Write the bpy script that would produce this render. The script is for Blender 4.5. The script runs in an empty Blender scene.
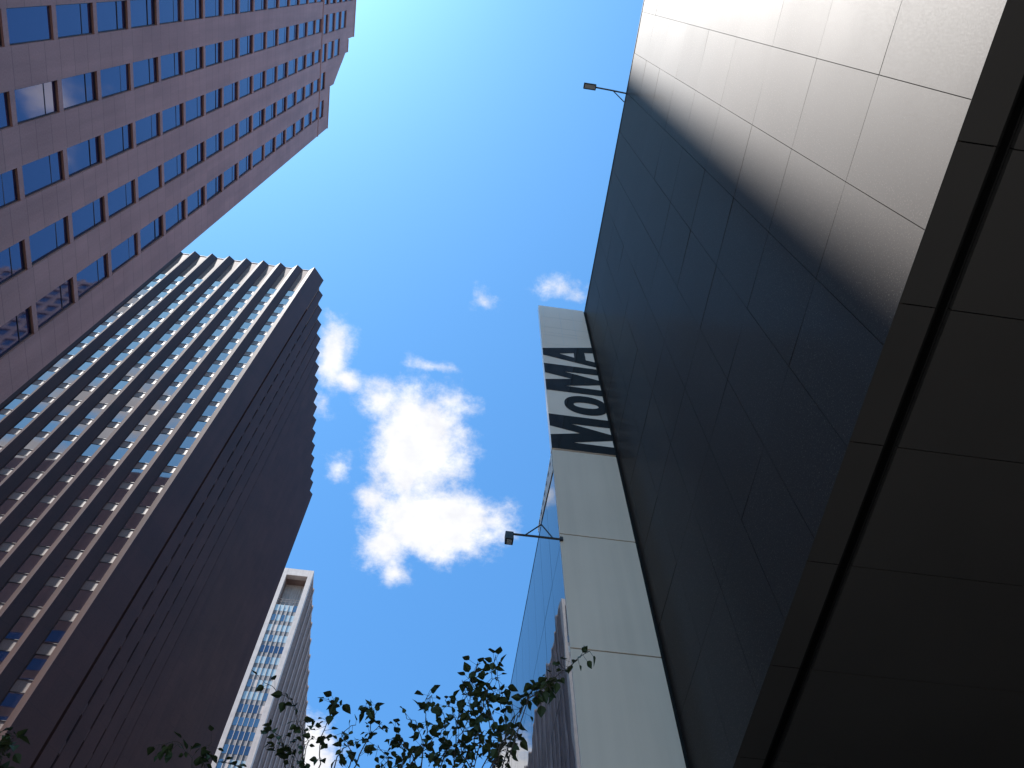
import bpy, bmesh, math, random
from mathutils import Vector, Matrix
random.seed(7)
R = math.radians
sc = bpy.context.scene
COL = sc.collection

# ------------------------------------------------------------------ camera, sky, sun, exposure
EYE = 1.6                                   # the ground is z = 0, the camera is at eye height on the pavement
PITCH, AZ, ROLL, FPX = 1.12649804, 0.152549567, 0.0110671832, 857.68349
cp, sp = math.cos(PITCH), math.sin(PITCH)
fwd = Vector((math.sin(AZ)*cp, math.cos(AZ)*cp, sp))
rgt = Vector((math.cos(AZ), -math.sin(AZ), 0))
dwn = fwd.cross(rgt)
r2 = math.cos(ROLL)*rgt + math.sin(ROLL)*dwn
d2 = -math.sin(ROLL)*rgt + math.cos(ROLL)*dwn
cam_d = bpy.data.cameras.new("camera")
cam_d.sensor_width = 36.0
cam_d.lens = FPX/1024*36.0
cam_d.clip_start, cam_d.clip_end = 0.1, 20000
cam = bpy.data.objects.new("camera", cam_d)
COL.objects.link(cam)
m3 = Matrix((r2, -d2, -fwd)).transposed()
cam.matrix_world = Matrix.Translation((0, 0, EYE)) @ m3.to_4x4()
sc.camera = cam

SUN_EL, SUN_PHI = R(68.0), R(25.0)          # phi: from -x towards -y
L = Vector((-math.cos(SUN_PHI)*math.cos(SUN_EL), -math.sin(SUN_PHI)*math.cos(SUN_EL), math.sin(SUN_EL)))
sun_d = bpy.data.lights.new("sun", 'SUN')
sun_d.energy = 5.0
sun_d.angle = R(0.85)
sun_d.color = (1.0, 0.965, 0.925)
sun = bpy.data.objects.new("sun", sun_d)
COL.objects.link(sun)
sun.rotation_euler = L.to_track_quat('Z', 'Y').to_euler()

world = bpy.data.worlds.new("World")
sc.world = world
world.use_nodes = True


def build_sky():
    nt = world.node_tree
    nt.nodes.clear()
    N, K = nt.nodes.new, nt.links.new
    out = N('ShaderNodeOutputWorld')
    bg = N('ShaderNodeBackground')
    bg.inputs['Strength'].default_value = 0.077
    K(bg.outputs[0], out.inputs['Surface'])
    sky = N('ShaderNodeTexSky')
    sky.sky_type = 'NISHITA'
    sky.sun_disc = False
    sky.sun_elevation = SUN_EL
    sky.sun_rotation = math.atan2(L.x, L.y)
    sky.air_density = 1.0
    sky.dust_density = 1.0
    sky.ozone_density = 1.0
    tint = N('ShaderNodeMix'); tint.data_type = 'RGBA'; tint.blend_type = 'MULTIPLY'
    tint.inputs[0].default_value = 1.0
    K(sky.outputs[0], tint.inputs[6])
    tint.inputs[7].default_value = SKY_TINT
    tc = N('ShaderNodeTexCoord')
    sep = N('ShaderNodeSeparateXYZ'); K(tc.outputs['Generated'], sep.inputs[0])

    def math_(op, a, b=None, c=None, clamp=False):
        n = N('ShaderNodeMath'); n.operation = op; n.use_clamp = clamp
        for i, v in enumerate((a, b, c)):
            if v is None:
                continue
            if isinstance(v, (int, float)):
                n.inputs[i].default_value = v
            else:
                K(v, n.inputs[i])
        return n.outputs[0]
    zc = math_('MAXIMUM', sep.outputs[2], 0.05)
    px = math_('DIVIDE', sep.outputs[0], zc)
    py = math_('DIVIDE', sep.outputs[1], zc)
    comb = N('ShaderNodeCombineXYZ'); K(px, comb.inputs[0]); K(py, comb.inputs[1])

    def noise(scale, detail, rough, off):
        n = N('ShaderNodeTexNoise'); n.noise_dimensions = '3D'
        n.inputs['Scale'].default_value = scale
        n.inputs['Detail'].default_value = detail
        n.inputs['Roughness'].default_value = rough
        a = N('ShaderNodeVectorMath'); a.operation = 'ADD'; a.inputs[1].default_value = off
        K(comb.outputs[0], a.inputs[0]); K(a.outputs[0], n.inputs['Vector'])
        return n
    # warp the layer a little so that the blobs lose their round outline
    wn = noise(9.0, 3, 0.5, (3.1, 1.7, 0))
    ws = N('ShaderNodeVectorMath'); ws.operation = 'SUBTRACT'; ws.inputs[1].default_value = (.5, .5, .5)
    K(wn.outputs['Color'], ws.inputs[0])
    wm = N('ShaderNodeVectorMath'); wm.operation = 'SCALE'; wm.inputs['Scale'].default_value = 0.05
    K(ws.outputs[0], wm.inputs[0])
    wp = N('ShaderNodeVectorMath'); wp.operation = 'ADD'
    K(comb.outputs[0], wp.inputs[0]); K(wm.outputs[0], wp.inputs[1])
    acc = None
    for (cx, cy, rx, ry, w) in CLOUDS:
        s = N('ShaderNodeVectorMath'); s.operation = 'SUBTRACT'; s.inputs[1].default_value = (cx, cy, 0)
        K(wp.outputs[0], s.inputs[0])
        d = N('ShaderNodeVectorMath'); d.operation = 'MULTIPLY'; d.inputs[1].default_value = (1/rx, 1/ry, 0)
        K(s.outputs[0], d.inputs[0])
        ln = N('ShaderNodeVectorMath'); ln.operation = 'LENGTH'; K(d.outputs[0], ln.inputs[0])
        v = math_('MULTIPLY_ADD', ln.outputs['Value'], -w, w)      # w at the centre, 0 on the rim
        acc = v if acc is None else math_('SMOOTH_MAX', acc, v, 0.18)
    n1 = noise(23.0, 12, 0.68, (0, 0, 0))
    nz = math_('MULTIPLY_ADD', n1.outputs['Fac'], 1.9, -0.97)
    dens = math_('ADD', math_('MAXIMUM', acc, -0.6), nz)
    mr = N('ShaderNodeMapRange'); mr.interpolation_type = 'SMOOTHSTEP'
    K(dens, mr.inputs[0])
    mr.inputs[1].default_value = 0.0; mr.inputs[2].default_value = 1.0
    n2 = noise(26.0, 6, 0.55, (5, 2, 0))
    cr = N('ShaderNodeMapRange'); K(n2.outputs['Fac'], cr.inputs[0])
    cr.inputs[1].default_value = 0.35; cr.inputs[2].default_value = 0.7
    cr.inputs[3].default_value = 6.2; cr.inputs[4].default_value = 7.4
    cc = N('ShaderNodeCombineColor')
    K(cr.outputs[0], cc.inputs[0]); K(cr.outputs[0], cc.inputs[1])
    K(math_('MULTIPLY', cr.outputs[0], 1.03), cc.inputs[2])
    mix = N('ShaderNodeMix'); mix.data_type = 'RGBA'
    K(math_('MULTIPLY', mr.outputs[0], 0.97), mix.inputs[0])
    K(tint.outputs[2], mix.inputs[6]); K(cc.outputs[0], mix.inputs[7])
    K(mix.outputs[2], bg.inputs['Color'])


SKY_TINT = (.67, 1.37, 1.80, 1)
# cloud layer: centre and radii in (x/z, y/z) of the sky direction, weight
CLOUDS = [
    (-.042, .585, .088, .120, 1.6), (.002, .700, .122, .080, 1.9), (-.065, .735, .055, .075, 1.2), (-.050, .785, .028, .034, .8),
    (-.092, .520, .045, .045, 1.0), (-.002, .520, .045, .038, .9), (-.088, .668, .034, .060, .9), (.070, .685, .048, .048, 1.0),
    (-.158, .455, .034, .075, 1.2), (-.136, .488, .028, .028, 1.0), (-.174, .530, .018, .022, .6), (-.143, .625, .026, .030, .72),
    (-.030, .460, .046, .013, .62), (.021, .368, .030, .016, .42), (.108, .333, .055, .022, .62),
    (-.165, 1.17, .070, .120, 1.5), (-.22, 1.16, .05, .09, 1.2),
    # behind the camera: seen only in the window glass
    (-.45, -.57, .11, .055, 1.8), (-.42, -.43, .05, .035, 1.4), (-.57, -.69, .13, .06, 1.8), (-.345, -.335, .04, .035, 1.3),
    (.48, .19, .05, .04, 1.1), (.47, .25, .02, .02, .6), (.75, .30, .08, .06, .8),
]
build_sky()

sc.view_settings.view_transform = 'Standard'
sc.view_settings.look = 'None'
sc.view_settings.gamma = 1.0
sc.view_settings.use_curve_mapping = False
sc.view_settings.exposure = 1.0
sc.cycles.max_bounces = 8
sc.cycles.use_denoising = True

# ------------------------------------------------------------------ materials


def new_mat(name):
    m = bpy.data.materials.new(name); m.use_nodes = True
    nt = m.node_tree
    return m, nt, nt.nodes['Principled BSDF']


def noise_to(nt, scale, detail=4, coord='Object', stretch=(1, 1, 1), rough=0.55):
    tc = nt.nodes.new('ShaderNodeTexCoord')
    mp = nt.nodes.new('ShaderNodeMapping'); mp.inputs['Scale'].default_value = stretch
    nt.links.new(tc.outputs[coord], mp.inputs[0])
    n = nt.nodes.new('ShaderNodeTexNoise')
    n.inputs['Scale'].default_value = scale; n.inputs['Detail'].default_value = detail
    n.inputs['Roughness'].default_value = rough
    nt.links.new(mp.outputs[0], n.inputs['Vector'])
    return n


def ramp(nt, src, stops):
    r = nt.nodes.new('ShaderNodeValToRGB')
    e = r.color_ramp.elements
    e[0].position, e[0].color = stops[0][0], (*stops[0][1], 1)
    e[1].position, e[1].color = stops[-1][0], (*stops[-1][1], 1)
    for p, c in stops[1:-1]:
        k = e.new(p); k.color = (*c, 1)
    nt.links.new(src, r.inputs[0])
    return r


def bump(nt, bs, src, strength, dist):
    b = nt.nodes.new('ShaderNodeBump')
    b.inputs['Strength'].default_value = strength; b.inputs['Distance'].default_value = dist
    nt.links.new(src, b.inputs['Height']); nt.links.new(b.outputs[0], bs.inputs['Normal'])


def streaks(nt, col, amount=.13, scale=1.6):
    """weathering that runs down the face"""
    n = noise_to(nt, scale, 5, stretch=(1, 1, .045))
    mr = nt.nodes.new('ShaderNodeMapRange'); nt.links.new(n.outputs['Fac'], mr.inputs[0])
    mr.inputs[1].default_value = .3; mr.inputs[2].default_value = .7
    mr.inputs[3].default_value = 1-amount; mr.inputs[4].default_value = 1+amount*.6
    h = nt.nodes.new('ShaderNodeHueSaturation'); nt.links.new(mr.outputs[0], h.inputs['Value']); nt.links.new(col, h.inputs['Color'])
    return h.outputs[0]


def stone(name, c0, c1, rough=0.6, fine=30.0, coarse=0.35, spec=0.4, bmp=0.15, joints=None):
    """granite: large cloudy tone, fine crystals, optional dark joints every `pitch` metres along z."""
    m, nt, bs = new_mat(name)
    a = noise_to(nt, coarse, 5)
    b = noise_to(nt, fine, 3)
    mx = nt.nodes.new('ShaderNodeMix'); mx.data_type = 'FLOAT'; mx.inputs[0].default_value = 0.5
    nt.links.new(a.outputs['Fac'], mx.inputs[2]); nt.links.new(b.outputs['Fac'], mx.inputs[3])
    r = ramp(nt, mx.outputs[0], [(0.35, c0), (0.65, c1)])
    last = r.outputs[0]
    if joints:
        pitch, off, axis = joints
        tc = nt.nodes.new('ShaderNodeTexCoord'); sp_ = nt.nodes.new('ShaderNodeSeparateXYZ')
        nt.links.new(tc.outputs['Object'], sp_.inputs[0])

        def mth(op, s, v):
            n = nt.nodes.new('ShaderNodeMath'); n.operation = op
            nt.links.new(s, n.inputs[0]); n.inputs[1].default_value = v
            return n.outputs[0]
        s = mth('SUBTRACT', sp_.outputs[axis], off)
        s = mth('DIVIDE', s, pitch)
        fl = nt.nodes.new('ShaderNodeMath'); fl.operation = 'FLOOR'; nt.links.new(s, fl.inputs[0])
        wn = nt.nodes.new('ShaderNodeTexWhiteNoise'); wn.noise_dimensions = '2D'
        ysn = mth('DIVIDE', sp_.outputs[1], 2.72); yf = nt.nodes.new('ShaderNodeMath'); yf.operation = 'FLOOR'
        nt.links.new(ysn, yf.inputs[0])
        cv = nt.nodes.new('ShaderNodeCombineXYZ'); nt.links.new(fl.outputs[0], cv.inputs[0]); nt.links.new(yf.outputs[0], cv.inputs[1])
        nt.links.new(cv.outputs[0], wn.inputs['Vector'])
        vr = nt.nodes.new('ShaderNodeMapRange'); nt.links.new(wn.outputs['Value'], vr.inputs[0])
        vr.inputs[3].default_value = 0.95; vr.inputs[4].default_value = 1.05
        hs = nt.nodes.new('ShaderNodeHueSaturation'); nt.links.new(last, hs.inputs['Color']); nt.links.new(vr.outputs[0], hs.inputs['Value'])
        fr = mth('FRACT', s, 0)
        lt = mth('LESS_THAN', fr, 0.022/pitch)
        jm = nt.nodes.new('ShaderNodeMix'); jm.data_type = 'RGBA'
        nt.links.new(lt, jm.inputs[0]); nt.links.new(hs.outputs[0], jm.inputs[6])
        jm.inputs[7].default_value = (c0[0]*.45, c0[1]*.45, c0[2]*.45, 1)
        last = jm.outputs[2]
    last = streaks(nt, last)
    nt.links.new(last, bs.inputs['Base Color'])
    bs.inputs['Roughness'].default_value = rough
    bs.inputs['Specular IOR Level'].default_value = spec
    if bmp:
        bump(nt, bs, b.outputs['Fac'], bmp, 0.004)
    return m


def plain(name, col, rough=0.5, metal=0.0, var=0.15, scale=2.0, spec=0.5, streak=0):
    m, nt, bs = new_mat(name)
    n = noise_to(nt, scale, 5)
    r = ramp(nt, n.outputs['Fac'], [(0.3, tuple(c*(1-var) for c in col)), (0.7, tuple(min(1, c*(1+var)) for c in col))])
    nt.links.new(streaks(nt, r.outputs[0], streak, 3.0) if streak else r.outputs[0], bs.inputs['Base Color'])
    bs.inputs['Roughness'].default_value = rough; bs.inputs['Metallic'].default_value = metal
    bs.inputs['Specular IOR Level'].default_value = spec
    return m


def glass(name, col, ior, rough=0.02, wave=0.0, wscale=0.6, tint=(1, 1, 1), stretch=(1, 1, 1)):
    m, nt, bs = new_mat(name)
    bs.inputs['Base Color'].default_value = (*col, 1)
    bs.inputs['Roughness'].default_value = rough
    bs.inputs['IOR'].default_value = ior
    bs.inputs['Specular Tint'].default_value = (*tint, 1)
    if wave:
        n = noise_to(nt, wscale, 2, stretch=stretch)
        bump(nt, bs, n.outputs['Fac'], 1.0, wave)
    return m


M = {}
M['pink_granite'] = stone('pink_granite', (.335, .172, .145), (.445, .24, .205), .55, 14.0, .25, .3, .1, joints=(1.2, 32.47+EYE, 2))
M['pink_plain'] = stone('pink_plain', (.335, .172, .145), (.445, .24, .205), .55, 14.0, .25, .3, .1)
M['window_frame'] = plain('window_frame', (.055, .035, .035), .45)
M['blue_glass'] = glass('blue_glass', (.012, .014, .05), 2.5, .03, .0006, .5, tint=(.72, .70, 1.0))
M['dark_granite'] = stone('dark_granite', (.048, .019, .014), (.076, .032, .024), .55, 9.0, .2, .3, .2, joints=(.0752*52.1, 1.2, 2))
M['attic_tan'] = stone('attic_tan', (.14, .085, .065), (.2, .125, .1), .7, 6.0, .3, .2, .1)
M['pale_spandrel'] = stone('pale_spandrel', (.20, .135, .115), (.28, .195, .17), .5, 9.0, .3, .4, .1)
M['tower_glass'] = glass('tower_glass', (.02, .016, .022), 2.75, .02, .0012, .55, tint=(.97, .94, 1.0))
M['white_stone'] = plain('white_stone', (.44, .36, .325), .7, var=.12, scale=.6, streak=.12)
M['grey_stone'] = plain('grey_stone', (.27, .185, .16), .7, var=.15, scale=.4)
M['louvre_grey'] = plain('louvre_grey', (.17, .15, .15), .7, var=.2, scale=.5)
M['pane_blue'] = glass('pane_blue', (.02, .03, .06), 2.6, .02, .001, .3)
M['pane_curtain'] = plain('pane_curtain', (.35, .41, .42), .25, var=.1, scale=.4, spec=.9)
M['pane_dark'] = glass('pane_dark', (.01, .015, .06), 2.0, .02)
M['mirror_glass'] = glass('mirror_glass', (.002, .012, .035), 1.42, .012, .0016, .8, tint=(.75, .92, 1.0), stretch=(1, 1, .3))
M['black_metal'] = plain('black_metal', (.018, .018, .02), .4, spec=.5)
M['joint_black'] = plain('joint_black', (.012, .012, .012), .8, spec=.1)
M['sealant'] = plain('sealant', (.06, .05, .045), .7)
M['ink'] = plain('ink', (.012, .011, .012), .05, spec=.6, var=.05)
M['lamp_glass'] = plain('lamp_glass', (.35, .36, .36), .1, var=.05)
M['frosted'] = plain('frosted', (.66, .545, .43), .35, var=.05, scale=.35, spec=.4, streak=.07)
M['sign_white'] = plain('sign_white', (.78, .66, .55), .14, var=.03, scale=.4, spec=.6)
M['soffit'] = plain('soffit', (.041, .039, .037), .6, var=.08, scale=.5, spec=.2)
M['asphalt'] = plain('asphalt', (.05, .05, .05), .85, var=.2, scale=3)
M['concrete'] = plain('concrete', (.30, .29, .27), .85, var=.15, scale=1.2)
M['kerb'] = plain('kerb', (.33, .32, .30), .8, var=.12, scale=2)
M['paint'] = plain('paint', (.75, .74, .70), .7, var=.1, scale=4)
M['bark'] = plain('bark', (.055, .045, .038), .9, var=.3, scale=14)


def granite_black():
    m, nt, bs = new_mat('black_granite')
    a = noise_to(nt, .6, 4)
    v = nt.nodes.new('ShaderNodeTexVoronoi'); v.inputs['Scale'].default_value = 42
    tc = nt.nodes.new('ShaderNodeTexCoord'); nt.links.new(tc.outputs['Object'], v.inputs['Vector'])
    f = noise_to(nt, 62, 2, rough=.4)
    r = ramp(nt, f.outputs['Fac'], [(0.35, (.016, .010, .008)), (0.60, (.024, .016, .013)), (0.72, (.085, .07, .06))])
    nt.links.new(r.outputs[0], bs.inputs['Base Color'])
    rr = nt.nodes.new('ShaderNodeMapRange'); nt.links.new(f.outputs['Fac'], rr.inputs[0])
    rr.inputs[1].default_value = .3; rr.inputs[2].default_value = .7
    rr.inputs[3].default_value = .59; rr.inputs[4].default_value = .66
    gi = nt.nodes.new('ShaderNodeNewGeometry')                  # every panel is a slab of its own
    pr = nt.nodes.new('ShaderNodeMapRange'); nt.links.new(gi.outputs['Random Per Island'], pr.inputs[0])
    pr.inputs[3].default_value = -.009; pr.inputs[4].default_value = .009
    ad = nt.nodes.new('ShaderNodeMath'); ad.operation = 'ADD'
    cl = nt.nodes.new('ShaderNodeMapRange'); nt.links.new(a.outputs['Fac'], cl.inputs[0])
    cl.inputs[1].default_value = .3; cl.inputs[2].default_value = .7; cl.inputs[3].default_value = -.012; cl.inputs[4].default_value = .012
    ad2 = nt.nodes.new('ShaderNodeMath'); ad2.operation = 'ADD'
    nt.links.new(rr.outputs[0], ad.inputs[0]); nt.links.new(pr.outputs[0], ad.inputs[1])
    nt.links.new(ad.outputs[0], ad2.inputs[0]); nt.links.new(cl.outputs[0], ad2.inputs[1])
    nt.links.new(ad2.outputs[0], bs.inputs['Roughness'])
    bs.inputs['Specular Tint'].default_value = (1.0, .92, .87, 1)
    bs.inputs['IOR'].default_value = 1.305
    bs.inputs['Coat Weight'].default_value = .05
    bs.inputs['Coat Roughness'].default_value = .13
    bs.inputs['Coat IOR'].default_value = 1.45
    b = nt.nodes.new('ShaderNodeBump'); b.inputs['Strength'].default_value = .10; b.inputs['Distance'].default_value = .0012
    nt.links.new(f.outputs['Fac'], b.inputs['Height']); nt.links.new(b.outputs[0], bs.inputs['Normal'])
    return m


M['black_granite'] = granite_black()


def leaf_mat():
    m, nt, bs = new_mat('leaf')
    n = noise_to(nt, 3.0, 3)
    r = ramp(nt, n.outputs['Fac'], [(0.3, (.018, .032, .012)), (0.7, (.038, .06, .02))])
    nt.links.new(r.outputs[0], bs.inputs['Base Color'])
    bs.inputs['Roughness'].default_value = .6
    bs.inputs['Specular IOR Level'].default_value = .2
    return m


M['leaf'] = leaf_mat()

# ------------------------------------------------------------------ helpers


class MB:
    def __init__(self):
        self.v, self.f, self.mi = [], [], []

    def poly(self, pts, mi=0):
        b = len(self.v); self.v += [tuple(p) for p in pts]
        self.f.append(tuple(range(b, b+len(pts)))); self.mi.append(mi)

    def box(self, x0, x1, y0, y1, z0, z1, mi=0):
        x0, x1 = sorted((x0, x1)); y0, y1 = sorted((y0, y1)); z0, z1 = sorted((z0, z1))
        b = len(self.v)
        self.v += [(x0, y0, z0), (x1, y0, z0), (x1, y1, z0), (x0, y1, z0), (x0, y0, z1), (x1, y0, z1), (x1, y1, z1), (x0, y1, z1)]
        for q in ((0, 3, 2, 1), (4, 5, 6, 7), (0, 1, 5, 4), (1, 2, 6, 5), (2, 3, 7, 6), (3, 0, 4, 7)):
            self.f.append(tuple(b+i for i in q)); self.mi.append(mi)

    def prism(self, pts, z0, z1, mi=0):
        """plan polygon (counter-clockwise) extruded along z"""
        n = len(pts); b = len(self.v)
        self.v += [(x, y, z0) for x, y in pts] + [(x, y, z1) for x, y in pts]
        self.f.append(tuple(b+i for i in reversed(range(n)))); self.mi.append(mi)
        self.f.append(tuple(b+n+i for i in range(n))); self.mi.append(mi)
        for i in range(n):
            j = (i+1) % n
            self.f.append((b+i, b+j, b+n+j, b+n+i)); self.mi.append(mi)

    def prism_dir(self, pts, d, mi=0):
        n = len(pts); b = len(self.v); d = Vector(d)
        self.v += [tuple(p) for p in pts] + [tuple(Vector(p)+d) for p in pts]
        self.f.append(tuple(b+i for i in range(n))); self.mi.append(mi)
        self.f.append(tuple(b+n+i for i in reversed(range(n)))); self.mi.append(mi)
        for i in range(n):
            j = (i+1) % n
            self.f.append((b+j, b+i, b+n+i, b+n+j)); self.mi.append(mi)

    def bar(self, p, q, w, h=None, mi=0):
        """rectangular bar from p to q"""
        p, q = Vector(p), Vector(q); h = h or w
        a = (q-p).normalized()
        u = a.cross(Vector((0, 0, 1)))
        if u.length < 1e-3:
            u = Vector((1, 0, 0))
        u.normalize(); t = a.cross(u)
        c = [u*(w/2)+t*(h/2), -u*(w/2)+t*(h/2), -u*(w/2)-t*(h/2), u*(w/2)-t*(h/2)]
        self.prism_dir([p+k for k in c], q-p, mi)

    def tube(self, pts, rad, n=7, mi=0):
        pts = [Vector(p) for p in pts]; rings = []
        for i, p in enumerate(pts):
            a = (pts[min(i+1, len(pts)-1)]-pts[max(i-1, 0)]).normalized()
            u = a.cross(Vector((.31, .17, .93))).normalized(); t = a.cross(u)
            b = len(self.v)
            self.v += [tuple(p+(u*math.cos(k*2*math.pi/n)+t*math.sin(k*2*math.pi/n))*rad[i]) for k in range(n)]
            rings.append(b)
        for a, b in zip(rings, rings[1:]):
            for k in range(n):
                self.f.append((a+k, a+(k+1) % n, b+(k+1) % n, b+k)); self.mi.append(mi)
        for r_, rev in ((rings[0], True), (rings[-1], False)):
            q = [r_+k for k in range(n)]
            self.f.append(tuple(reversed(q) if rev else q)); self.mi.append(mi)

    def data(self, name, mats):
        me = bpy.data.meshes.new(name)
        me.from_pydata(self.v, [], self.f); me.update()
        for m in mats:
            me.materials.append(m)
        me.polygons.foreach_set('material_index', self.mi)
        bm = bmesh.new(); bm.from_mesh(me); bmesh.ops.recalc_face_normals(bm, faces=bm.faces); bm.to_mesh(me); bm.free()
        return me

    def build(self, name, mats, parent=None, loc=(0, 0, 0), bevel=0):
        if not isinstance(mats, (list, tuple)):
            mats = [mats]
        return link(name, self.data(name, mats), parent, loc, bevel)


def link(name, me, parent=None, loc=(0, 0, 0), bevel=0):
    o = bpy.data.objects.new(name, me); COL.objects.link(o)
    o.location = loc
    if parent:
        o.parent = parent
    if bevel:
        b = o.modifiers.new('bevel', 'BEVEL'); b.width = bevel; b.segments = 2; b.limit_method = 'ANGLE'
    return o


def thing(name, label, cat, group=None, loc=(0, 0, 0)):
    o = bpy.data.objects.new(name, None); COL.objects.link(o); o.location = loc
    o['label'] = label; o['category'] = cat
    if group:
        o['group'] = group
    return o


def structure(o):
    o['kind'] = 'structure'
    return o


def to_px(p):
    d = Vector(p)-Vector((0, 0, EYE))
    w = d.dot(fwd)
    if w < .1:
        return (-9999, -9999, -1)
    return (FPX*d.dot(r2)/w+512, FPX*d.dot(d2)/w+384, w)


# ------------------------------------------------------------------ ground, street
b = MB(); b.poly([(-6000, -6000, 0), (6000, -6000, 0), (6000, 6000, 0), (-6000, 6000, 0)])
structure(b.build('ground', M['concrete']))
b = MB(); b.box(-11.6, -1.9, -400, 110, -.2, .012); b.box(-60, 60, 112, 134, -.2, .016)
structure(b.build('road', M['asphalt']))
b = MB()
for k in range(40):
    b.box(-6.85, -6.7, -180+k*7, -177+k*7, .013, .017)
structure(b.build('lane_marking', M['paint']))
b = MB(); b.box(-1.75, 14, -400, 110, -.2, .14); b.box(-17, -11.75, -400, 110, -.2, .14)
structure(b.build('pavement', M['concrete']))
b = MB(); b.box(-1.9, -1.75, -400, 110, -.2, .143); b.box(-11.75, -11.6, -400, 110, -.2, .143)
structure(b.build('kerb', M['kerb']))

# ------------------------------------------------------------------ museum: black granite wall over a deep soffit
W = 4.0
ZB = 1.885*W+EYE                              # underside of the overhang
mus = thing('museum_building', 'museum wall of large black granite panels, half in sunlight, above a dark soffit', 'building')
zs = [ZB]+[EYE+W*q for q in (2.385, 2.887, 3.392, 3.938, 4.490, 5.050, 5.600, 6.162, 6.775)]
ys = [W*(.0945+.2833*k) for k in range(-14, 9)]+[9.72, 10.9]
ZT = zs[-1]
b = MB()
g = .0042
rng = random.Random(3)
for y0, y1 in zip(ys, ys[1:]):
    for z0, z1 in zip(zs, zs[1:]):
        dy, dz = rng.uniform(-.0022, .0022), rng.uniform(-.0026, .0026)
        a0, a1, c0, c1 = y0+g, y1-g, z0+(g if z0 != ZB else 0), z1-g
        pts = [(W+.004+s*dy+t*dz, y, z) for s, t, y, z in ((-1, -1, a0, c0), (1, -1, a1, c0), (1, 1, a1, c1), (-1, 1, a0, c1))]
        b.prism_dir(pts, (.04, 0, 0))
b.build('granite_cladding', M['black_granite'], mus)
b = MB(); b.box(W+.05, 4.34, ys[0], 10.9, ZB+.06, ZT-.02); b.box(4.53, 30, ys[0], 10.9, ZB+.25, ZT-.02); b.build('core_wall', M['joint_black'], mus)
b = MB(); b.box(W-.012, W+.5, ys[0], 10.9, ZT+.002, ZT+.05); b.build('coping', M['black_metal'], mus)
# soffit: a border strip, a slot, then the big panels
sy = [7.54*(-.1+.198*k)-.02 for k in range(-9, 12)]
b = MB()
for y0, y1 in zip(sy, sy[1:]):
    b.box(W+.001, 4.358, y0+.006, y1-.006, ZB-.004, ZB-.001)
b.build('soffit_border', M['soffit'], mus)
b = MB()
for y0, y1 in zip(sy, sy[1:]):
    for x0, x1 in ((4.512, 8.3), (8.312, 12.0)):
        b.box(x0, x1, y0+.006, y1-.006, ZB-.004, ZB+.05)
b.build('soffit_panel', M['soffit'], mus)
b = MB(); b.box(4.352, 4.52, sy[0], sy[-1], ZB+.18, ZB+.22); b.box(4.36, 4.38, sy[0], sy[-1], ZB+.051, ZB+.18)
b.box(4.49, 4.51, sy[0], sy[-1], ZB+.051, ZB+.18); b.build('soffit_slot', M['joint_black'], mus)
b = MB(); b.box(12, 12.4, -50, 9.6, 0.14, ZB+.05); b.build('lobby_wall', M['pink_plain'], mus)
b = MB()
for k in range(14):
    b.box(11.9, 11.995, -40+k*3.4, -39.9+k*3.4, .15, 5.2)
b.box(11.93, 11.98, -40, 4.3, 5.2, 5.3); b.build('lobby_mullion', M['black_metal'], mus)

# ------------------------------------------------------------------ sign blade with the four sideways letters
YF = 9.70
ZS0, ZS1 = 17.39+EYE, 27.02+EYE
XL, XR = 2.41, 3.935
sign = thing('blade_sign', 'white blade sign high on the wall corner with sideways black letters', 'sign')
b = MB()
b.box(XL, XR, YF, YF+.16, ZS0+.03, ZS1)
b.build('sign_panel', M['sign_white'], sign)
b = MB()                                       # lines drawn in for the tower grid reflected in the panel
for z in (23.80, 24.47, 24.70, 25.14, 26.02):
    b.box(XL+.002, XR-.002, YF-.002, YF+.001, z+EYE-.008, z+EYE+.008)
for x in (2.55, 3.09, 3.52):
    b.box(x-.006, x+.006, YF-.003, YF, 23.815+EYE, ZS1-.004)
b.build('reflected_grid', plain('grid_line_grey', (.52, .47, .41), .3), sign)
b = MB(); b.box(XR+.002, W-.004, YF+.03, YF+.2, EYE-1.4, ZS1-.01); b.build('edge_reveal', M['joint_black'], sign)


def letter(outer, holes=(), dz=0):
    """extrude a letter given as (x, z) points on the sign face; holes are filled by triangulating with bmesh"""
    import mathutils.geometry as mg
    loops = [outer]+list(holes)
    flat = [Vector((min(max(x, XL+.003), XR-.003), z+dz+EYE, 0)) for lp in loops for x, z in lp]
    polys = []
    for lp in loops:
        polys.append([Vector((min(max(x, XL+.003), XR-.003), z+dz+EYE, 0)) for x, z in lp])
    tris = mg.tessellate_polygon(polys)
    mb = MB()
    y0, y1 = YF-.012, YF-.003
    for t in tris:
        mb.poly([(flat[i].x, y0, flat[i].y) for i in t])
        mb.poly([(flat[i].x, y1, flat[i].y) for i in t])
    for lp in polys:
        n = len(lp)
        for i in range(n):
            p, q = lp[i], lp[(i+1) % n]
            mb.poly([(p.x, y0, p.y), (q.x, y0, q.y), (q.x, y1, q.y), (p.x, y1, p.y)])
    return mb


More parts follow.
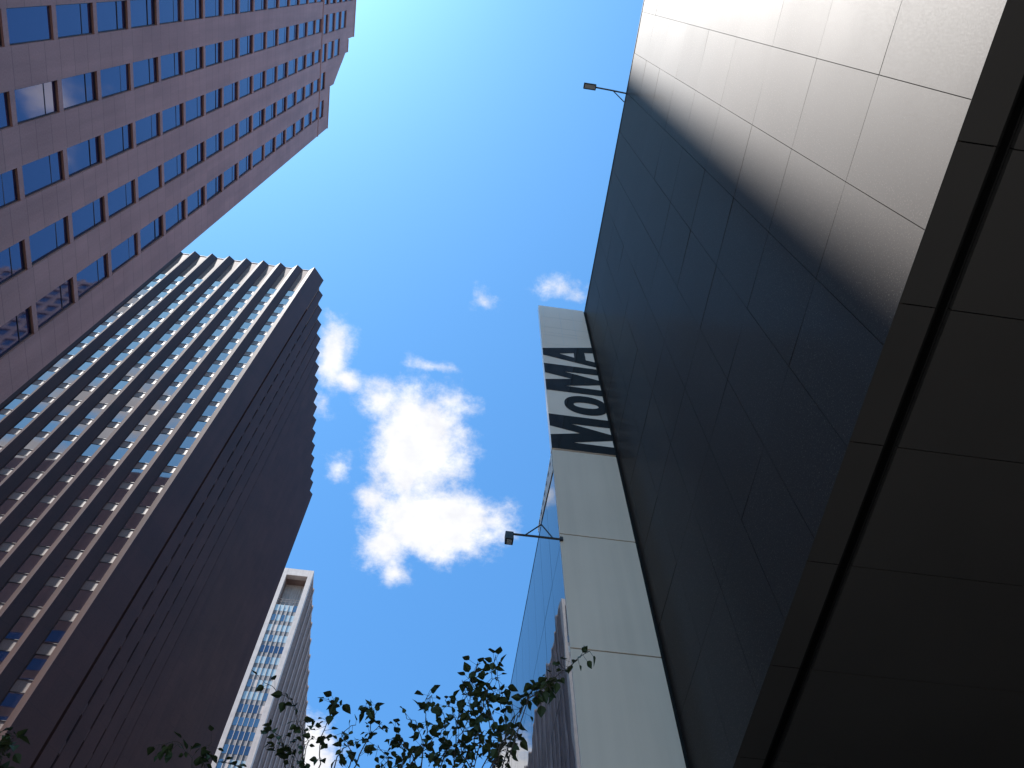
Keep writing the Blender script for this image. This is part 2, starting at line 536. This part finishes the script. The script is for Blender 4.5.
# x = 2.41 is the top of a letter, x = 4.0 its foot; the text runs upwards (z)
EM = [(2.41, 17.43), (4.0, 17.43), (4.0, 17.78), (2.91, 17.79), (4.0, 18.12), (4.0, 18.40), (2.93, 18.74), (4.0, 18.76), (4.0, 19.15), (2.41, 19.15),
      (2.41, 18.53), (3.18, 18.30), (2.41, 18.07)]
letter(EM).build('letter', M['ink'], sign)
oc = (3.43, 19.86)
lo = lambda rx, rz, n=40: [(oc[0]+rx*math.copysign(abs(math.cos(t))**.92, math.cos(t)), oc[1]+rz*math.copysign(abs(math.sin(t))**.92, math.sin(t)))
                           for t in [2*math.pi*k/n for k in range(n)]]
letter(lo(.575, .53), [lo(.33, .16)]).build('letter', M['ink'], sign)
letter(EM, dz=3.12).build('letter', M['ink'], sign)
A_out = [(2.41, 22.87), (4.0, 22.42), (4.0, 22.77), (3.67, 22.84), (3.67, 23.38), (4.0, 23.44), (4.0, 23.86), (2.41, 23.35)]
A_hole = [(2.88, 23.10), (3.34, 23.27), (3.34, 22.92)]
letter(A_out, [A_hole]).build('letter', M['ink'], sign)

# ------------------------------------------------------------------ glass gallery below the sign
XG, ZG = 2.415, 16.78+EYE
gal = thing('glass_building', 'blue mirror glass facade with a pale panelled end wall below the lettered sign', 'building')
pz = [EYE-1.45, 1.20+EYE, 4.40+EYE, 7.62+EYE, 10.83+EYE, 14.02+EYE, 17.37+EYE]
for z0, z1 in zip(pz, pz[1:]):
    b = MB(); b.box(XL, XR, YF, YF+.05, z0+.014, z1-.014); b.build('wall_panel', M['frosted'], gal, bevel=.004)
b = MB(); b.box(XL+.02, W-.02, YF+.052, YF+.3, .15, 17.36+EYE); b.build('panel_backing', M['sealant'], gal)
GY1 = 62.0
b = MB(); b.box(XG+.2, 30, YF+.31, GY1, .15, ZG-.05); b.build('gallery_core', M['joint_black'], gal)
gy = [YF+.06]+[YF+.06+.955*k for k in range(1, 56)]
gz = [.2, 3.4, 6.4, 9.4, 12.35, 15.3, ZG]
b = MB(); rng = random.Random(11)
for y0, y1 in zip(gy, gy[1:]):
    for z0, z1 in zip(gz, gz[1:]):
        t0, t1 = rng.uniform(-.0007, .0007), rng.uniform(-.0009, .0009)
        b.poly([(XG+t0+t1, y0+.006, z0+.01), (XG-t0+t1, y1-.006, z0+.01), (XG-t0-t1, y1-.006, z1-.01), (XG+t0-t1, y0+.006, z1-.01)])
b.build('curtain_glass', M['mirror_glass'], gal)
b = MB()
b.box(XG+.02, XG+.19, gy[0], gy[-1], .16, ZG-.02); b.build('curtain_frame', M['black_metal'], gal)
b = MB(); b.box(XG-.006, XG+.3, YF+.055, GY1, ZG+.003, ZG+.035); b.build('roof_edge', M['black_metal'], gal)
b = MB()
b.prism_dir([(XG-.016, YF+.07, 16.52+EYE), (XG-.016, 11.75, 16.90+EYE), (XG-.016, 11.75, 17.13+EYE), (XG-.016, YF+.07, 17.28+EYE)], (.009, 0, 0))
rr = b.build('parapet_panel', plain('white_paint', (.84, .83, .80), .4, var=.03), gal)
b = MB()
for k in range(7):
    b.box(XG-.022, XG-.0165, YF+.2+k*.26, YF+.30+k*.26, 17.03+EYE-k*.012, 17.14+EYE-k*.012)
b.build('vent_slot', M['black_metal'], rr)

# ------------------------------------------------------------------ flood lamps on bracket arms
lampA = thing('flood_lamp', 'flood lamp on a bracket arm sticking out from the pale panelled end wall', 'lamp', 'flood lamps on bracket arms', (XL, YF, 13.80+EYE))


def lamp_parts(t, arm, braces, head, mats=None):
    mb = MB(); mb.tube(arm, [.024]*len(arm), 8); mb.build('arm', M['black_metal'], t)
    mb = MB()
    for p, q in braces:
        mb.tube([p, q], [.015, .015], 6)
    mb.build('brace', M['black_metal'], t)
    mb = MB(); mb.box(*head); h = mb.build('lamp_head', M['black_metal'], t, bevel=.012)
    x0, x1, y0, y1, z0, z1 = head
    mb = MB(); mb.box(x0+.03, x1-.03, y0+.03, y1-.03, z0-.012, z0-.002); mb.build('lens', M['lamp_glass'], h)
    mb = MB()
    for k in range(4):
        xx = x0+(x1-x0)*(k+.5)/4
        mb.box(xx-.006, xx+.006, y0+.03, y1-.03, z1+.001, z1+.03)
    mb.build('cooling_fin', M['black_metal'], h)
    mb = MB(); mb.box(arm[0][0]-.03, arm[0][0]+.03, arm[0][1]-.035, arm[0][1]+.035, arm[0][2]-.05, arm[0][2]+.05); mb.build('wall_bracket', M['black_metal'], t)


lamp_parts(lampA, [(.02, -.01, .01), (-.5, -.01, .01), (-1.02, -.01, .0)],
           [((-.70, -.01, .01), (-.36, -.01, .44)), ((-.36, -.01, .44), (-.15, -.01, .03))],
           (-1.09, -.93, -.09, .07, -.26, -.02))
lampB = thing('flood_lamp', 'flood lamp on a bracket arm at the roof edge of the black granite wall', 'lamp', 'flood lamps on bracket arms', (W, 2.68, ZT+.15))
lamp_parts(lampB, [(.12, 0, -.05), (-.4, 0, .25), (-.88, 0, .42)],
           [((-.37, 0, .24), (.03, .27, -.05)), ((.03, .27, -.06), (.12, 0, -.06))],
           (-1.26, -.88, -.09, .09, .36, .50))

# ------------------------------------------------------------------ pink granite office tower on the left
D = 17.0
XF = -D
twr = thing('granite_office_tower', 'pinkish brown granite office tower with columns of blue windows and a stepped top', 'building')
u = lambda q: q*D
Z = lambda q: q*D+EYE
cols = [.08, .24, .40, .56, .72, .88]
cols = [-.24, -.08]+cols
HW = .0365
Y0, YC = -7.78, u(1.016)
FL, WH = .2115, .191
z_k = [1.908+FL*k for k in range(-9, 16)]
TOPS = [(-9, .527, 6.39), (.527, .61, 6.17)]
ZG1 = 5.262                                    # groove under the attic


def top_at(y):
    q = y/D
    if q < .527: return 6.39
    if q < .612: return 6.17
    if q < .768: return 6.09-(q-.612)/(.768-.612)*(6.09-5.71)
    return 5.56


top_rows = {.40: [(.347, .452), [5.300, 5.469, 5.681, 5.878]], .56: [(.505, .607), [5.300, 5.469, 5.681]],
            .72: [(.664, .764), [5.296]], .88: [(.824, .926), [5.290]],
            .24: [(.19, .295), [5.300, 5.469, 5.681, 5.878, 6.085]], .08: [(.03, .135), [5.300, 5.469, 5.681, 5.878, 6.085]],
            -.08: [(-.13, -.025), [5.300, 5.469, 5.681, 5.878, 6.085]], -.24: [(-.29, -.185), [5.300, 5.469, 5.681, 5.878, 6.085]]}
DEP = .30
b = MB()
edges = []
ycur = Y0
for c in cols:                                 # shaft: piers between the columns
    a0, a1 = u(c-HW), u(c+HW)
    b.box(XF-DEP, XF, ycur, a0, 0, Z(ZG1)-.25)
    zb = 0
    for z in z_k:
        if z < .05: continue
        b.box(XF-DEP, XF-.012, a0+.001, a1-.001, zb, Z(z)-.002)
        zb = Z(z+WH)+.002
    b.box(XF-DEP, XF-.012, a0+.001, a1-.001, zb, Z(ZG1)-.25)
    ycur = a1
b.box(XF-DEP, XF, ycur, YC, 0, Z(ZG1)-.25)
b.build('facade', M['pink_granite'], twr)
b = MB(); ycur = Y0
for c in cols:                                 # attic
    (q0, q1), rows = top_rows[c]
    a0, a1 = u(q0), u(q1)
    cuts = [ycur]+[u(k) for k in (.527, .612, .768) if ycur < u(k) < a0]+[a0]
    for p, q in zip(cuts, cuts[1:]):
        m_ = (p+q)/2
        zt0, zt1 = (Z(top_at(p+.01)), Z(top_at(q-.01)))
        b.prism_dir([(XF, p, Z(ZG1)+.25), (XF, q, Z(ZG1)+.25), (XF, q, zt1), (XF, p, zt0)], (-DEP, 0, 0))
    zb = Z(ZG1)+.25
    for z in rows:
        h = .12 if z < 5.31 else .175
        b.box(XF-DEP, XF-.012, a0+.001, a1-.001, zb, Z(z)-.002); zb = Z(z+h)+.002
    p, q = a0+.001, a1-.001
    cutm = [p]+[u(k) for k in (.527, .612, .768) if p < u(k) < q]+[q]
    for p, q in zip(cutm, cutm[1:]):
        b.prism_dir([(XF-.012, p, zb), (XF-.012, q, zb), (XF-.012, q, Z(top_at(q-.005))), (XF-.012, p, Z(top_at(p+.005)))], (-DEP+.012, 0, 0))
    ycur = a1
b.box(XF-DEP, XF, ycur, YC, Z(ZG1)+.25, Z(5.56))
b.build('attic', M['pink_granite'], twr)
b = MB()
b.box(XF-DEP, XF-.10, Y0, YC-.05, Z(ZG1)-.249, Z(ZG1)-.10)
b.box(XF-DEP, XF+.035, Y0, YC+.06, Z(ZG1)-.10, Z(ZG1)+.10)
b.box(XF-DEP, XF-.10, Y0, YC-.05, Z(ZG1)+.10, Z(ZG1)+.249)
b.build('cornice', M['pink_plain'], twr)
for q0, q1, zq, h in ((Y0, u(.527)+.04, 6.39, .18), (u(.527)+.042, u(.612), 6.17, .15), (u(.768), YC+.05, 5.56, .15)):
    b = MB(); b.box(XF-DEP-.2, XF+.05, q0, q1, Z(zq), Z(zq)+h); b.build('parapet_cap', M['pink_plain'], twr)
b = MB()
b.box(-85, XF-.36, Y0+.01, YC-.02, 0, Z(5.50)); b.box(-46, XF-.36, Y0+.01, u(.60), Z(5.50), Z(6.1)); b.box(-46, XF-.36, Y0+.01, u(.52), Z(6.1), Z(6.34))
b.box(-84, -26, -5, 11.6, Z(5.49), 142)  # unseen penthouse, added to reflect dark in the ribbed tower's glass
b.build('tower_body', M['pink_plain'], twr)
b = MB()
for k in range(25):                            # window bands of the hidden end wall
    b.box(-84, -19, YC-.018, YC+.01, 4+k*3.6, 6.1+k*3.6)
b.build('end_window_band', M['blue_glass'], twr)


def window_data(name, w, h, frame, pane, transom=.72, fw=.04, axis='x'):
    """frame mesh (origin: bottom centre, facing +x) and a pane mesh; axis 'y': facing -y"""
    f, p = MB(), MB()
    def bx(mb, d0, d1, s0, s1, z0, z1):
        if axis == 'x': mb.box(d0, d1, s0, s1, z0, z1)
        else: mb.box(s0, s1, -d1, -d0, z0, z1)
    bx(f, -.03, .02, -w/2, -w/2+fw, 0, h); bx(f, -.03, .02, w/2-fw, w/2, 0, h)
    bx(f, -.03, .02, -w/2+fw, w/2-fw, 0, fw); bx(f, -.03, .02, -w/2+fw, w/2-fw, h-fw, h)
    if transom: bx(f, -.03, .003, -w/2+fw, w/2-fw, h*transom-fw*.5, h*transom+fw*.5)
    bx(p, -.025, -.012, -w/2+.01, w/2-.01, .01, h-.01)
    return f, p, f.data(name, [frame]), p.data('pane', [pane])


specs = []                                     # y, z, w, h
for c in cols:
    for z in z_k:
        if z > .05: specs.append((u(c), Z(z), u(2*HW), u(WH)))
    (q0, q1), rows = top_rows[c]
    for z in rows: specs.append((u((q0+q1)/2), Z(z), u(q1-q0), u(.12 if z < 5.31 else .175)))
def seen_area(s):
    y, z, w, h = s
    q = [to_px((XF, y+a*w/2, z+t*h)) for a, t in ((-1, 0), (1, 0), (1, 1), (-1, 1))]
    cx, cy = sum(p[0] for p in q)/4, sum(p[1] for p in q)/4
    if not (-15 < cx < 1030 and -15 < cy < 780): return 0
    return abs(sum(q[i][0]*q[(i+1) % 4][1]-q[(i+1) % 4][0]*q[i][1] for i in range(4)))/2
specs.sort(key=seen_area, reverse=True)
cache = {}
rest_f, rest_p = MB(), MB()
for i, (y, z, w, h) in enumerate(specs):
    key = (round(w, 2), round(h, 2))
    if key not in cache: cache[key] = window_data('window', w-.004, h-.004, M['window_frame'], M['blue_glass'])
    f, p, fd, pd = cache[key]
    loc = Vector((XF-.115, y, z))
    if i < 100:
        rng = random.Random(i)
        o = link('window', fd, twr, loc)
        q = link('pane', pd, o); q.rotation_euler = (0, rng.gauss(0, .0035), rng.gauss(0, .0035))
    else:
        for src, dst in ((f, rest_f), (p, rest_p)):
            n0 = len(dst.v); dst.v += [tuple(Vector(v)+loc) for v in src.v]; dst.f += [tuple(n0+j for j in q) for q in src.f]; dst.mi += [0 if src is f else 1]*len(src.f)
n0 = len(rest_f.v); rest_f.v += rest_p.v; rest_f.f += [tuple(n0+j for j in q) for q in rest_p.f]; rest_f.mi += rest_p.mi
if rest_f.v:
    o = rest_f.build('window_rest', [M['window_frame'], M['blue_glass']], twr); o.name = 'small_windows'; o['kind'] = 'stuff'

# ------------------------------------------------------------------ dark ribbed tower with triangular piers
Y2 = 52.1
ZC = 2.868*Y2+EYE
XT, PIT = -27.9, 3.05
dark = thing('ribbed_tower', 'dark granite tower with triangular piers and a serrated roofline', 'building')
HB, PD = .92, .74
NF = 12
for k in range(1, NF):
    x = XT-PIT*k
    b = MB(); b.prism([(x-HB, Y2+PD), (x, Y2), (x+HB, Y2+PD), (x+HB, Y2+PD+.4), (x-HB, Y2+PD+.4)], 6, ZC)
    b.build('pier', M['dark_granite'], dark)
XR2, PR = -26.15, 2.9
PDR, HBR = .72, .90
b = MB(); b.prism([(XT-HB, Y2+PD), (XT, Y2), (XR2, Y2+2.3), (XR2-PDR, Y2+2.3+HB), (XT-HB, Y2+2.3+HB)], 6, ZC); b.build('corner_pier', M['dark_granite'], dark)
NR = 17
for k in range(1, NR):
    y = Y2+2.3+PR*k
    b = MB(); b.prism([(XR2-PDR, y-HBR), (XR2, y), (XR2-PDR, y+HBR), (XR2-PDR-.4, y+HBR), (XR2-PDR-.4, y-HBR)], 6, ZC); b.build('pier', M['dark_granite'], dark)
XB0 = XT-PIT*(NF-1)
YE = Y2+2.3+PR*(NR-1)
b = MB(); b.box(XB0-.5, XR2-PDR-.45, Y2+PD+.45, YE+.6, 0, ZC-.6); b.build('tower_core', M['dark_granite'], dark)
b = MB()
b.box(XB0, XT, Y2+PD+.08, Y2+PD+.44, 2.654*Y2+EYE, ZC-.05)
b.box(XR2-PDR-.44, XR2-PDR-.08, Y2+3.2, YE, 2.668*Y2+EYE, ZC-.05)
b.build('attic_band', M['attic_tan'], dark)
b = MB()
b.box(XB0, XT-.3, Y2+PD+.02, Y2+PD+.5, ZC-.048, ZC+.14); b.box(XR2-PDR-.5, XR2-PDR-.02, Y2+3.4, YE, ZC-.048, ZC+.14)
b.build('coping', M['white_stone'], dark)
FH = .0752*Y2
WHT = 2.72
wf, wp, wfd, wpd = window_data('window', 1.24, WHT, M['window_frame'], M['tower_glass'], None, .06, 'y')
sp_mb = MB(); sp_mb.box(-.62, .62, .02, .25, -(FH-WHT)+.01, -.01); spd = sp_mb.data('spandrel', [M['pale_spandrel']])
items = []
for k in range(NF-1):
    xc = XT-PIT*(k+.5)
    for n in range(36):
        zb_ = (2.652-.0752*n)*Y2+EYE-WHT
        if zb_ < 8: continue
        items.append((xc, zb_, k, n))
def vis2(s):
    x, z, k, n = s
    p = to_px((x, Y2+PD, z+WHT/2))
    if abs(x)/Y2 > .99 or not (0 <= p[0] < 1024 and 0 <= p[1] < 768): return 0
    return 1/p[2]
items.sort(key=vis2, reverse=True)
rest = MB()
def append(dst, src, loc, mi, rz=0):
    n0 = len(dst.v); mat = Matrix.Translation(loc) @ Matrix.Rotation(rz, 4, 'Z')
    dst.v += [tuple(mat @ Vector(v)) for v in src.v]; dst.f += [tuple(n0+j for j in q) for q in src.f]; dst.mi += [mi]*len(src.f)
for i, (x, z, k, n) in enumerate(items):
    loc = Vector((x, Y2+PD+.10, z))
    if i < 100:
        rng = random.Random(i+500)
        o = link('window', wfd, dark, loc); q = link('pane', wpd, o); q.rotation_euler = (rng.gauss(0, .006), 0, rng.gauss(0, .006))
        link('spandrel', spd, o)
    else:
        append(rest, wf, loc, 0); append(rest, wp, loc, 1); append(rest, sp_mb, loc, 2)
for k in range(NR-1):
    yc = Y2+2.3+PR*(k+.5)
    if k == 0: continue
    for n in range(36):
        zb_ = (2.652-.0752*n)*Y2+EYE-WHT
        if zb_ < 8: continue
        loc = Vector((XR2-PDR-.10, yc, zb_))
        append(rest, wf, loc, 0, math.pi/2); append(rest, wp, loc, 1, math.pi/2); append(rest, sp_mb, loc+Vector((.09, 0, 0)), 3, math.pi/2)
o = rest.build('small_windows', [M['window_frame'], M['tower_glass'], M['pale_spandrel'], M['dark_granite']], dark); o['kind'] = 'stuff'

# ------------------------------------------------------------------ pale slab tower far behind
Y3 = 150.0
q3 = lambda q: q*Y3
Z3 = lambda q: q*Y3+EYE
pale = thing('pale_slab_tower', 'pale slab tower with an open loggia at its top, beyond the dark ribbed tower', 'building')
XA, XBq, XCq, XD = q3(-.275), q3(-.2525), q3(-.2155), q3(-.2076)
ZT3 = Z3(1.242)
Y3E = 262.0
b = MB(); b.box(XA, XBq, Y3, Y3+1.5, 0, ZT3); b.box(XCq, XD, Y3, Y3+1.5, 0, ZT3); b.build('column', M['white_stone'], pale)
b = MB(); b.box(XBq+.01, XCq-.01, Y3+.02, Y3+1.5, Z3(1.2245), ZT3-.01); b.build('top_beam', M['white_stone'], pale)
b = MB(); b.box(XBq, XCq, Y3+1.5, Y3+9, Z3(1.2245)+.5, ZT3-.1); b.box(XA-40, XD-.6, Y3+9, Y3E, 0, ZT3-.2); b.box(XA-40, XA-.02, Y3+.1, Y3+9, 0, ZT3-.2)
b.box(XA, XD-.6, Y3+1.55, Y3+9, 0, Z3(1.148)); b.box(XCq+.05, XD-.6, Y3+1.55, Y3+9, Z3(1.148), ZT3-.2); b.box(XA, XBq, Y3+1.55, Y3+9, Z3(1.148), ZT3-.2)
b.build('slab_body', M['grey_stone'], pale)
b = MB()
for k in range(9):
    x = XBq+.3+k*.62
    b.box(x, x+.16, Y3+3.5, Y3+3.69, Z3(1.148), Z3(1.2245))
b.box(XBq, XCq, Y3+3.7, Y3+4.2, Z3(1.148), Z3(1.2245)+.4)
b.build('loggia_screen', M['white_stone'], pale)
b = MB()
for z in (1.156, 1.162): b.box(XBq, XCq, Y3+.3, Y3+.36, Z3(z)-.05, Z3(z)+.05)
for k in range(6):
    x = XBq+.02+(XCq-XBq-.1)*k/5; b.box(x, x+.05, Y3+.3, Y3+.36, Z3(1.1485), Z3(1.162))
b.build('railing', M['window_frame'], pale)
PW = (XCq-XBq)/5
rng = random.Random(21)
for n in range(46):
    zt = Z3(1.1475-.0243*n); zb_ = zt-.0243*Y3
    if zb_ < 5: break
    b = MB(); b.box(XBq+.01, XCq-.01, Y3+.35, Y3+1.4, zb_+.004, zb_+1.42); sp3 = b.build('spandrel', M['louvre_grey'], pale)
    kind = rng.random()
    b = MB(); mats = [M['pane_curtain'], M['pane_blue'], M['pane_dark'], M['white_stone']]
    for k in range(5):
        mi = 0 if kind < .66 else (2 if kind < .85 else 1)
        if rng.random() < .12: mi = 3  # some panes white: a bright reflection put into their colour
        if rng.random() < .12: mi = 1
        x0 = XBq+PW*k
        b.box(x0+.07, x0+PW-.07, Y3+.33, Y3+.42, zb_+1.43, zt, mi)
    b.build('window', mats, pale)
for k in range(6):
    x = XBq+PW*k
    b = MB(); b.box(x-.06, x+.06, Y3+.12, Y3+.325, 4, Z3(1.1475)); b.build('mullion', M['white_stone'], pale)
b = MB(); rb = MB()                                   # ribbed long side
y = Y3+1.6; k = 0
while y < Y3E:
    if k % 5 == 0: pass
    rb.box(XD-.6, XD-.06, y, y+.42, 0, ZT3-.6)
    y += 1.18; k += 1
rb.build('rib', M['grey_stone'], pale)
y = Y3+5.9
while y < Y3E:
    b.box(XD-.62, XD+.28, y, y+.9, 0, ZT3+.1); y += 5.9
b.build('side_pier', M['grey_stone'], pale)
b = MB()
for n in range(50):
    zt = Z3(1.2-.0243*n)
    if zt < 8: break
    b.box(XD-.595, XD-.40, Y3+1.6, Y3E-.1, zt-1.9, zt)
b.build('side_window_band', M['pane_dark'], pale)
b = MB(); b.box(XD-.7, XD-.02, Y3+1.52, Y3E, ZT3-.58, ZT3-.1); b.build('roof_band', M['white_stone'], pale)

# ------------------------------------------------------------------ gridded tower behind the camera (seen in the sign's gloss)
apt = thing('grid_tower', 'grey blue gridded apartment tower standing back over the museum roof', 'building')
b = MB(); b.box(9, 31, -62, -45, 0, 190); b.build('tower_body', plain('slate', (.20, .235, .26), .5), apt)
b = MB()
for k in range(51): b.box(9, 31, -44.97, -44.7, 20+k*3.3, 20.45+k*3.3)
for k in range(9): b.box(9+k*2.7, 9.3+k*2.7, -44.96, -44.75, 5, 189)
b.build('grid_frame', plain('slate_frame', (.10, .115, .13), .5), apt)

# ------------------------------------------------------------------ blocks added out of view to cut the sky's fill light
def slab(name, label, x0, x1, y0, y1, h, mat, floor=3.8, bay=3.0):
    t = thing(name, label, 'building')
    mb = MB(); mb.box(x0+.3, x1-.3, y0+.3, y1-.3, 0, h-.6); mb.build('tower_body', M['pane_blue'], t)
    mb = MB()
    n = int(h/floor)
    for k in range(n+1): mb.box(x0+.1, x1-.1, y0+.1, y1-.1, max(.0, k*floor-.55), k*floor+.55)
    nx, ny = max(2, round((x1-x0)/bay)), max(2, round((y1-y0)/bay))
    for k in range(nx+1):
        x = x0+(x1-x0-.8)*k/nx
        mb.box(x, x+.8, y0, y0+.4, 0, h); mb.box(x, x+.8, y1-.4, y1, 0, h)
    for k in range(ny+1):
        y = y0+(y1-y0-.8)*k/ny
        mb.box(x0, x0+.4, y+.001, y+.799, 0, h-.01); mb.box(x1-.4, x1, y+.001, y+.799, 0, h-.01)
    mb.build('facade_grid', mat, t)


slab('shading_block', 'brown gridded block added out of view behind the mirror glass facade to shade the street', 34, 70, 18, 60, 86, M['pink_plain'])
slab('shading_tower', 'grey gridded tower added out of view farther along the street to hold back sky light', 30, 62, 66, 104, 165, M['grey_stone'])

# ------------------------------------------------------------------ street trees
def leaf_shape(mb, base, d, up, s):
    """pointed oval leaf, folded along the midrib"""
    d = d.normalized(); side = d.cross(up).normalized(); up = side.cross(d)
    prof = [(0, 0), (.16, .30), (.40, .41), (.72, .25), (1.08, 0)]
    curl = random.uniform(-.25, .35)
    mid = [base+d*(t*s)-up*(curl*t*t*s) for t, w in prof]
    lft = [base+d*(t*s)+side*(w*s)+up*(w*s*.35)-up*(curl*t*t*s) for t, w in prof]
    rgt_ = [base+d*(t*s)-side*(w*s)+up*(w*s*.35)-up*(curl*t*t*s) for t, w in prof]
    for e in (lft, rgt_):
        mb.poly([mid[0], e[1], mid[1]]); mb.poly([mid[1], e[1], e[2], mid[2]]); mb.poly([mid[2], e[2], e[3], mid[3]]); mb.poly([mid[3], e[3], mid[4]])


def rv(s=1.0):
    return Vector((random.gauss(0, s), random.gauss(0, s), random.gauss(0, s)))


def twig(mbb, mbl, pts, r0, n_leaf, size, start=.25):
    """a curved twig through pts with stalked leaves on it"""
    P = [Vector(p) for p in pts]; fine = []
    for i in range(len(P)-1):
        for k in range(4):
            t = k/4; fine.append(P[i].lerp(P[i+1], t)+rv(.012))
    fine.append(P[-1])
    n = len(fine)
    mbb.tube(fine, [max(.0035, r0*(1-i/(n-1)*.85)) for i in range(n)], 5)
    for j in range(n_leaf):
        t = start+(1-start)*(j+random.random())/n_leaf
        q = min(t, .999)*(n-1); i = int(q); p = fine[i].lerp(fine[i+1], q-i)
        a = (fine[i+1]-fine[i]).normalized()
        side = (rv()+a*.4+Vector((0, 0, -.25))).normalized()
        st = p+side*random.uniform(.02, .13)
        mbb.tube([p, st], [.0022, .0018], 4)
        leaf_shape(mbl, st, (side+rv(.35)+Vector((0, 0, -.5))), Vector((0, 0, 1))+rv(.4), size*random.uniform(.5, 1.25))


def street_tree(label, base, fork_z, twigs, filler, seed):
    random.seed(seed)
    t = thing('street_tree', label, 'tree', 'street trees by the kerb', base)
    B = Vector(base)
    mbb, mbl = MB(), MB()
    top = Vector((0, 0, fork_z))
    mbb.tube([(0, 0, 0), (.01, .02, fork_z*.35), (-.02, .0, fork_z*.7), tuple(top)], [.13, .105, .09, .075], 10)
    more = []
    for (pts, n, size) in twigs:
        for r_ in range(DENSE if len(twigs) > 8 else 0):
            off = Vector((random.uniform(-.16, .16), random.uniform(-.3, .3), random.uniform(-.22, -.02)))
            more.append(([tuple(Vector(p)+off+rv(.03)) for p in pts], n, size))
    for (pts, n, size) in list(twigs)+more:
        rel = [Vector(p)-B for p in pts]
        a = rel[0]
        mid = top.lerp(a, .5)+Vector((0, 0, .18))+rv(.05)
        mbb.tube([tuple(top-Vector((0, 0, .05))), tuple(mid), tuple(a)], [.012, .007, .005], 6)
        twig(mbb, mbl, rel, .007, int(n*1.7), size*LEAF_SCALE, .08)
    for k in range(filler):                             # the rest of the crown, lower and round about
        a = random.uniform(0, 2*math.pi); rr_ = random.uniform(.5, 1.7)
        zz = fork_z+random.uniform(.0, FILL_H)
        e = Vector((math.cos(a)*rr_, math.sin(a)*rr_, zz))
        s_ = top.lerp(e, .35)+rv(.1)
        mbb.tube([tuple(top-Vector((0, 0, .1))), tuple(s_)], [.03, .014], 5)
        twig(mbb, mbl, [s_, s_.lerp(e, .5)+rv(.12), e], .012, 14, .11, .2)
    mbb.build('trunk', M['bark'], t)
    mbl.build('crown', M['leaf'], t)
    return t


FILL_H = .9
DENSE = 0
LEAF_SCALE = .98
E0 = EYE
def S(pts, n=12, size=.10): return ([(x, y, z) for x, y, z in pts], n, size)
def ray(uu, vv, dist):
    d = (fwd*FPX+r2*(uu-512)+d2*(vv-384)).normalized()
    return Vector((0, 0, EYE))+d*dist
def T(px, dist, n, size=.10, dj=.3):
    """a twig of the tree, its joints given by sight lines and their distance from the pavement spot"""
    return ([tuple(ray(x, y, dist+dj*i/len(px))) for i, (x, y) in enumerate(px)], n, size)
street_tree('leafy street tree whose top twigs stand against the glass facade and cloud', (.25, 7.6, .14), 4.3, [
    T([(318, 775), (322, 735), (335, 705), (328, 698)], 9.6, 16),
    T([(350, 775), (368, 735), (374, 712), (366, 703)], 9.4, 14),
    T([(300, 778), (308, 740), (300, 720)], 9.8, 10),
    T([(400, 775), (405, 745), (395, 728)], 9.7, 15, .09),
    T([(420, 775), (428, 730), (424, 700), (432, 695)], 9.4, 20),
    T([(440, 778), (448, 735), (440, 708)], 9.8, 18, .09),
    T([(455, 775), (457, 720), (470, 690), (478, 662)], 9.5, 24),
    T([(470, 775), (478, 730), (488, 690), (496, 655)], 9.2, 26),
    T([(480, 778), (492, 735), (482, 700), (470, 680)], 9.6, 22),
    T([(490, 775), (508, 730), (500, 700), (497, 672)], 9.4, 18),
    T([(460, 780), (468, 752), (486, 735)], 9.1, 18, .09),
    T([(430, 780), (438, 757), (455, 745)], 9.2, 16, .09),
    T([(500, 778), (500, 752), (512, 745), (519, 735)], 9.3, 16, .09),
    T([(492, 770), (505, 732), (528, 700), (548, 684)], 9.0, 14),
    T([(528, 700), (545, 688), (565, 668), (590, 651)], 9.0, 22),
    T([(518, 715), (532, 690), (552, 678)], 9.1, 18, .09),
    T([(500, 735), (490, 715), (482, 700)], 9.3, 6),
    T([(380, 780), (388, 760), (378, 745)], 9.5, 10, .09),
    T([(345, 778), (352, 752), (342, 735), (356, 725)], 9.5, 12, .09),
    T([(395, 778), (412, 752), (430, 742), (445, 728)], 9.3, 14, .09),
    T([(420, 770), (408, 748), (392, 738)], 9.6, 10, .09),
    T([(450, 772), (466, 742), (455, 712), (445, 700)], 9.4, 14, .09),
    T([(470, 772), (458, 738), (474, 712), (468, 700)], 9.2, 14, .09),
    T([(405, 768), (425, 750), (415, 722), (402, 712)], 9.5, 9, .09),
    T([(330, 772), (345, 748), (362, 742), (382, 722)], 9.6, 10, .09),
    T([(482, 735), (470, 702), (462, 680)], 9.3, 8, .09),
    T([(500, 745), (515, 722), (512, 702)], 9.1, 8, .09),
], 16, 5)
street_tree('slender street tree with thin sprays of leaves in front of the pale slab tower', (-2.2, 8.3, .14), 4.4, [
    T([(304, 775), (302, 730), (290, 700), (265, 683)], 10.0, 12, .10),
    T([(285, 775), (284, 740), (266, 728)], 10.1, 14, .09),
    T([(290, 778), (296, 750), (280, 745)], 10.0, 14, .09),
    T([(245, 780), (238, 765), (216, 762)], 10.3, 8, .09),
    T([(190, 785), (192, 758), (176, 742), (158, 745)], 10.4, 14, .09),
    T([(200, 785), (205, 760), (212, 742)], 10.4, 12, .09),
], 14, 8)
street_tree('street tree at the left with only a leaf tuft showing against the ribbed tower', (-4.6, 8.0, .14), 4.2, [
    T([(-8, 790), (2, 760), (14, 742), (8, 733)], 10.6, 22, .11),
    T([(-20, 785), (-8, 760), (6, 748)], 10.6, 14, .11),
], 12, 9)
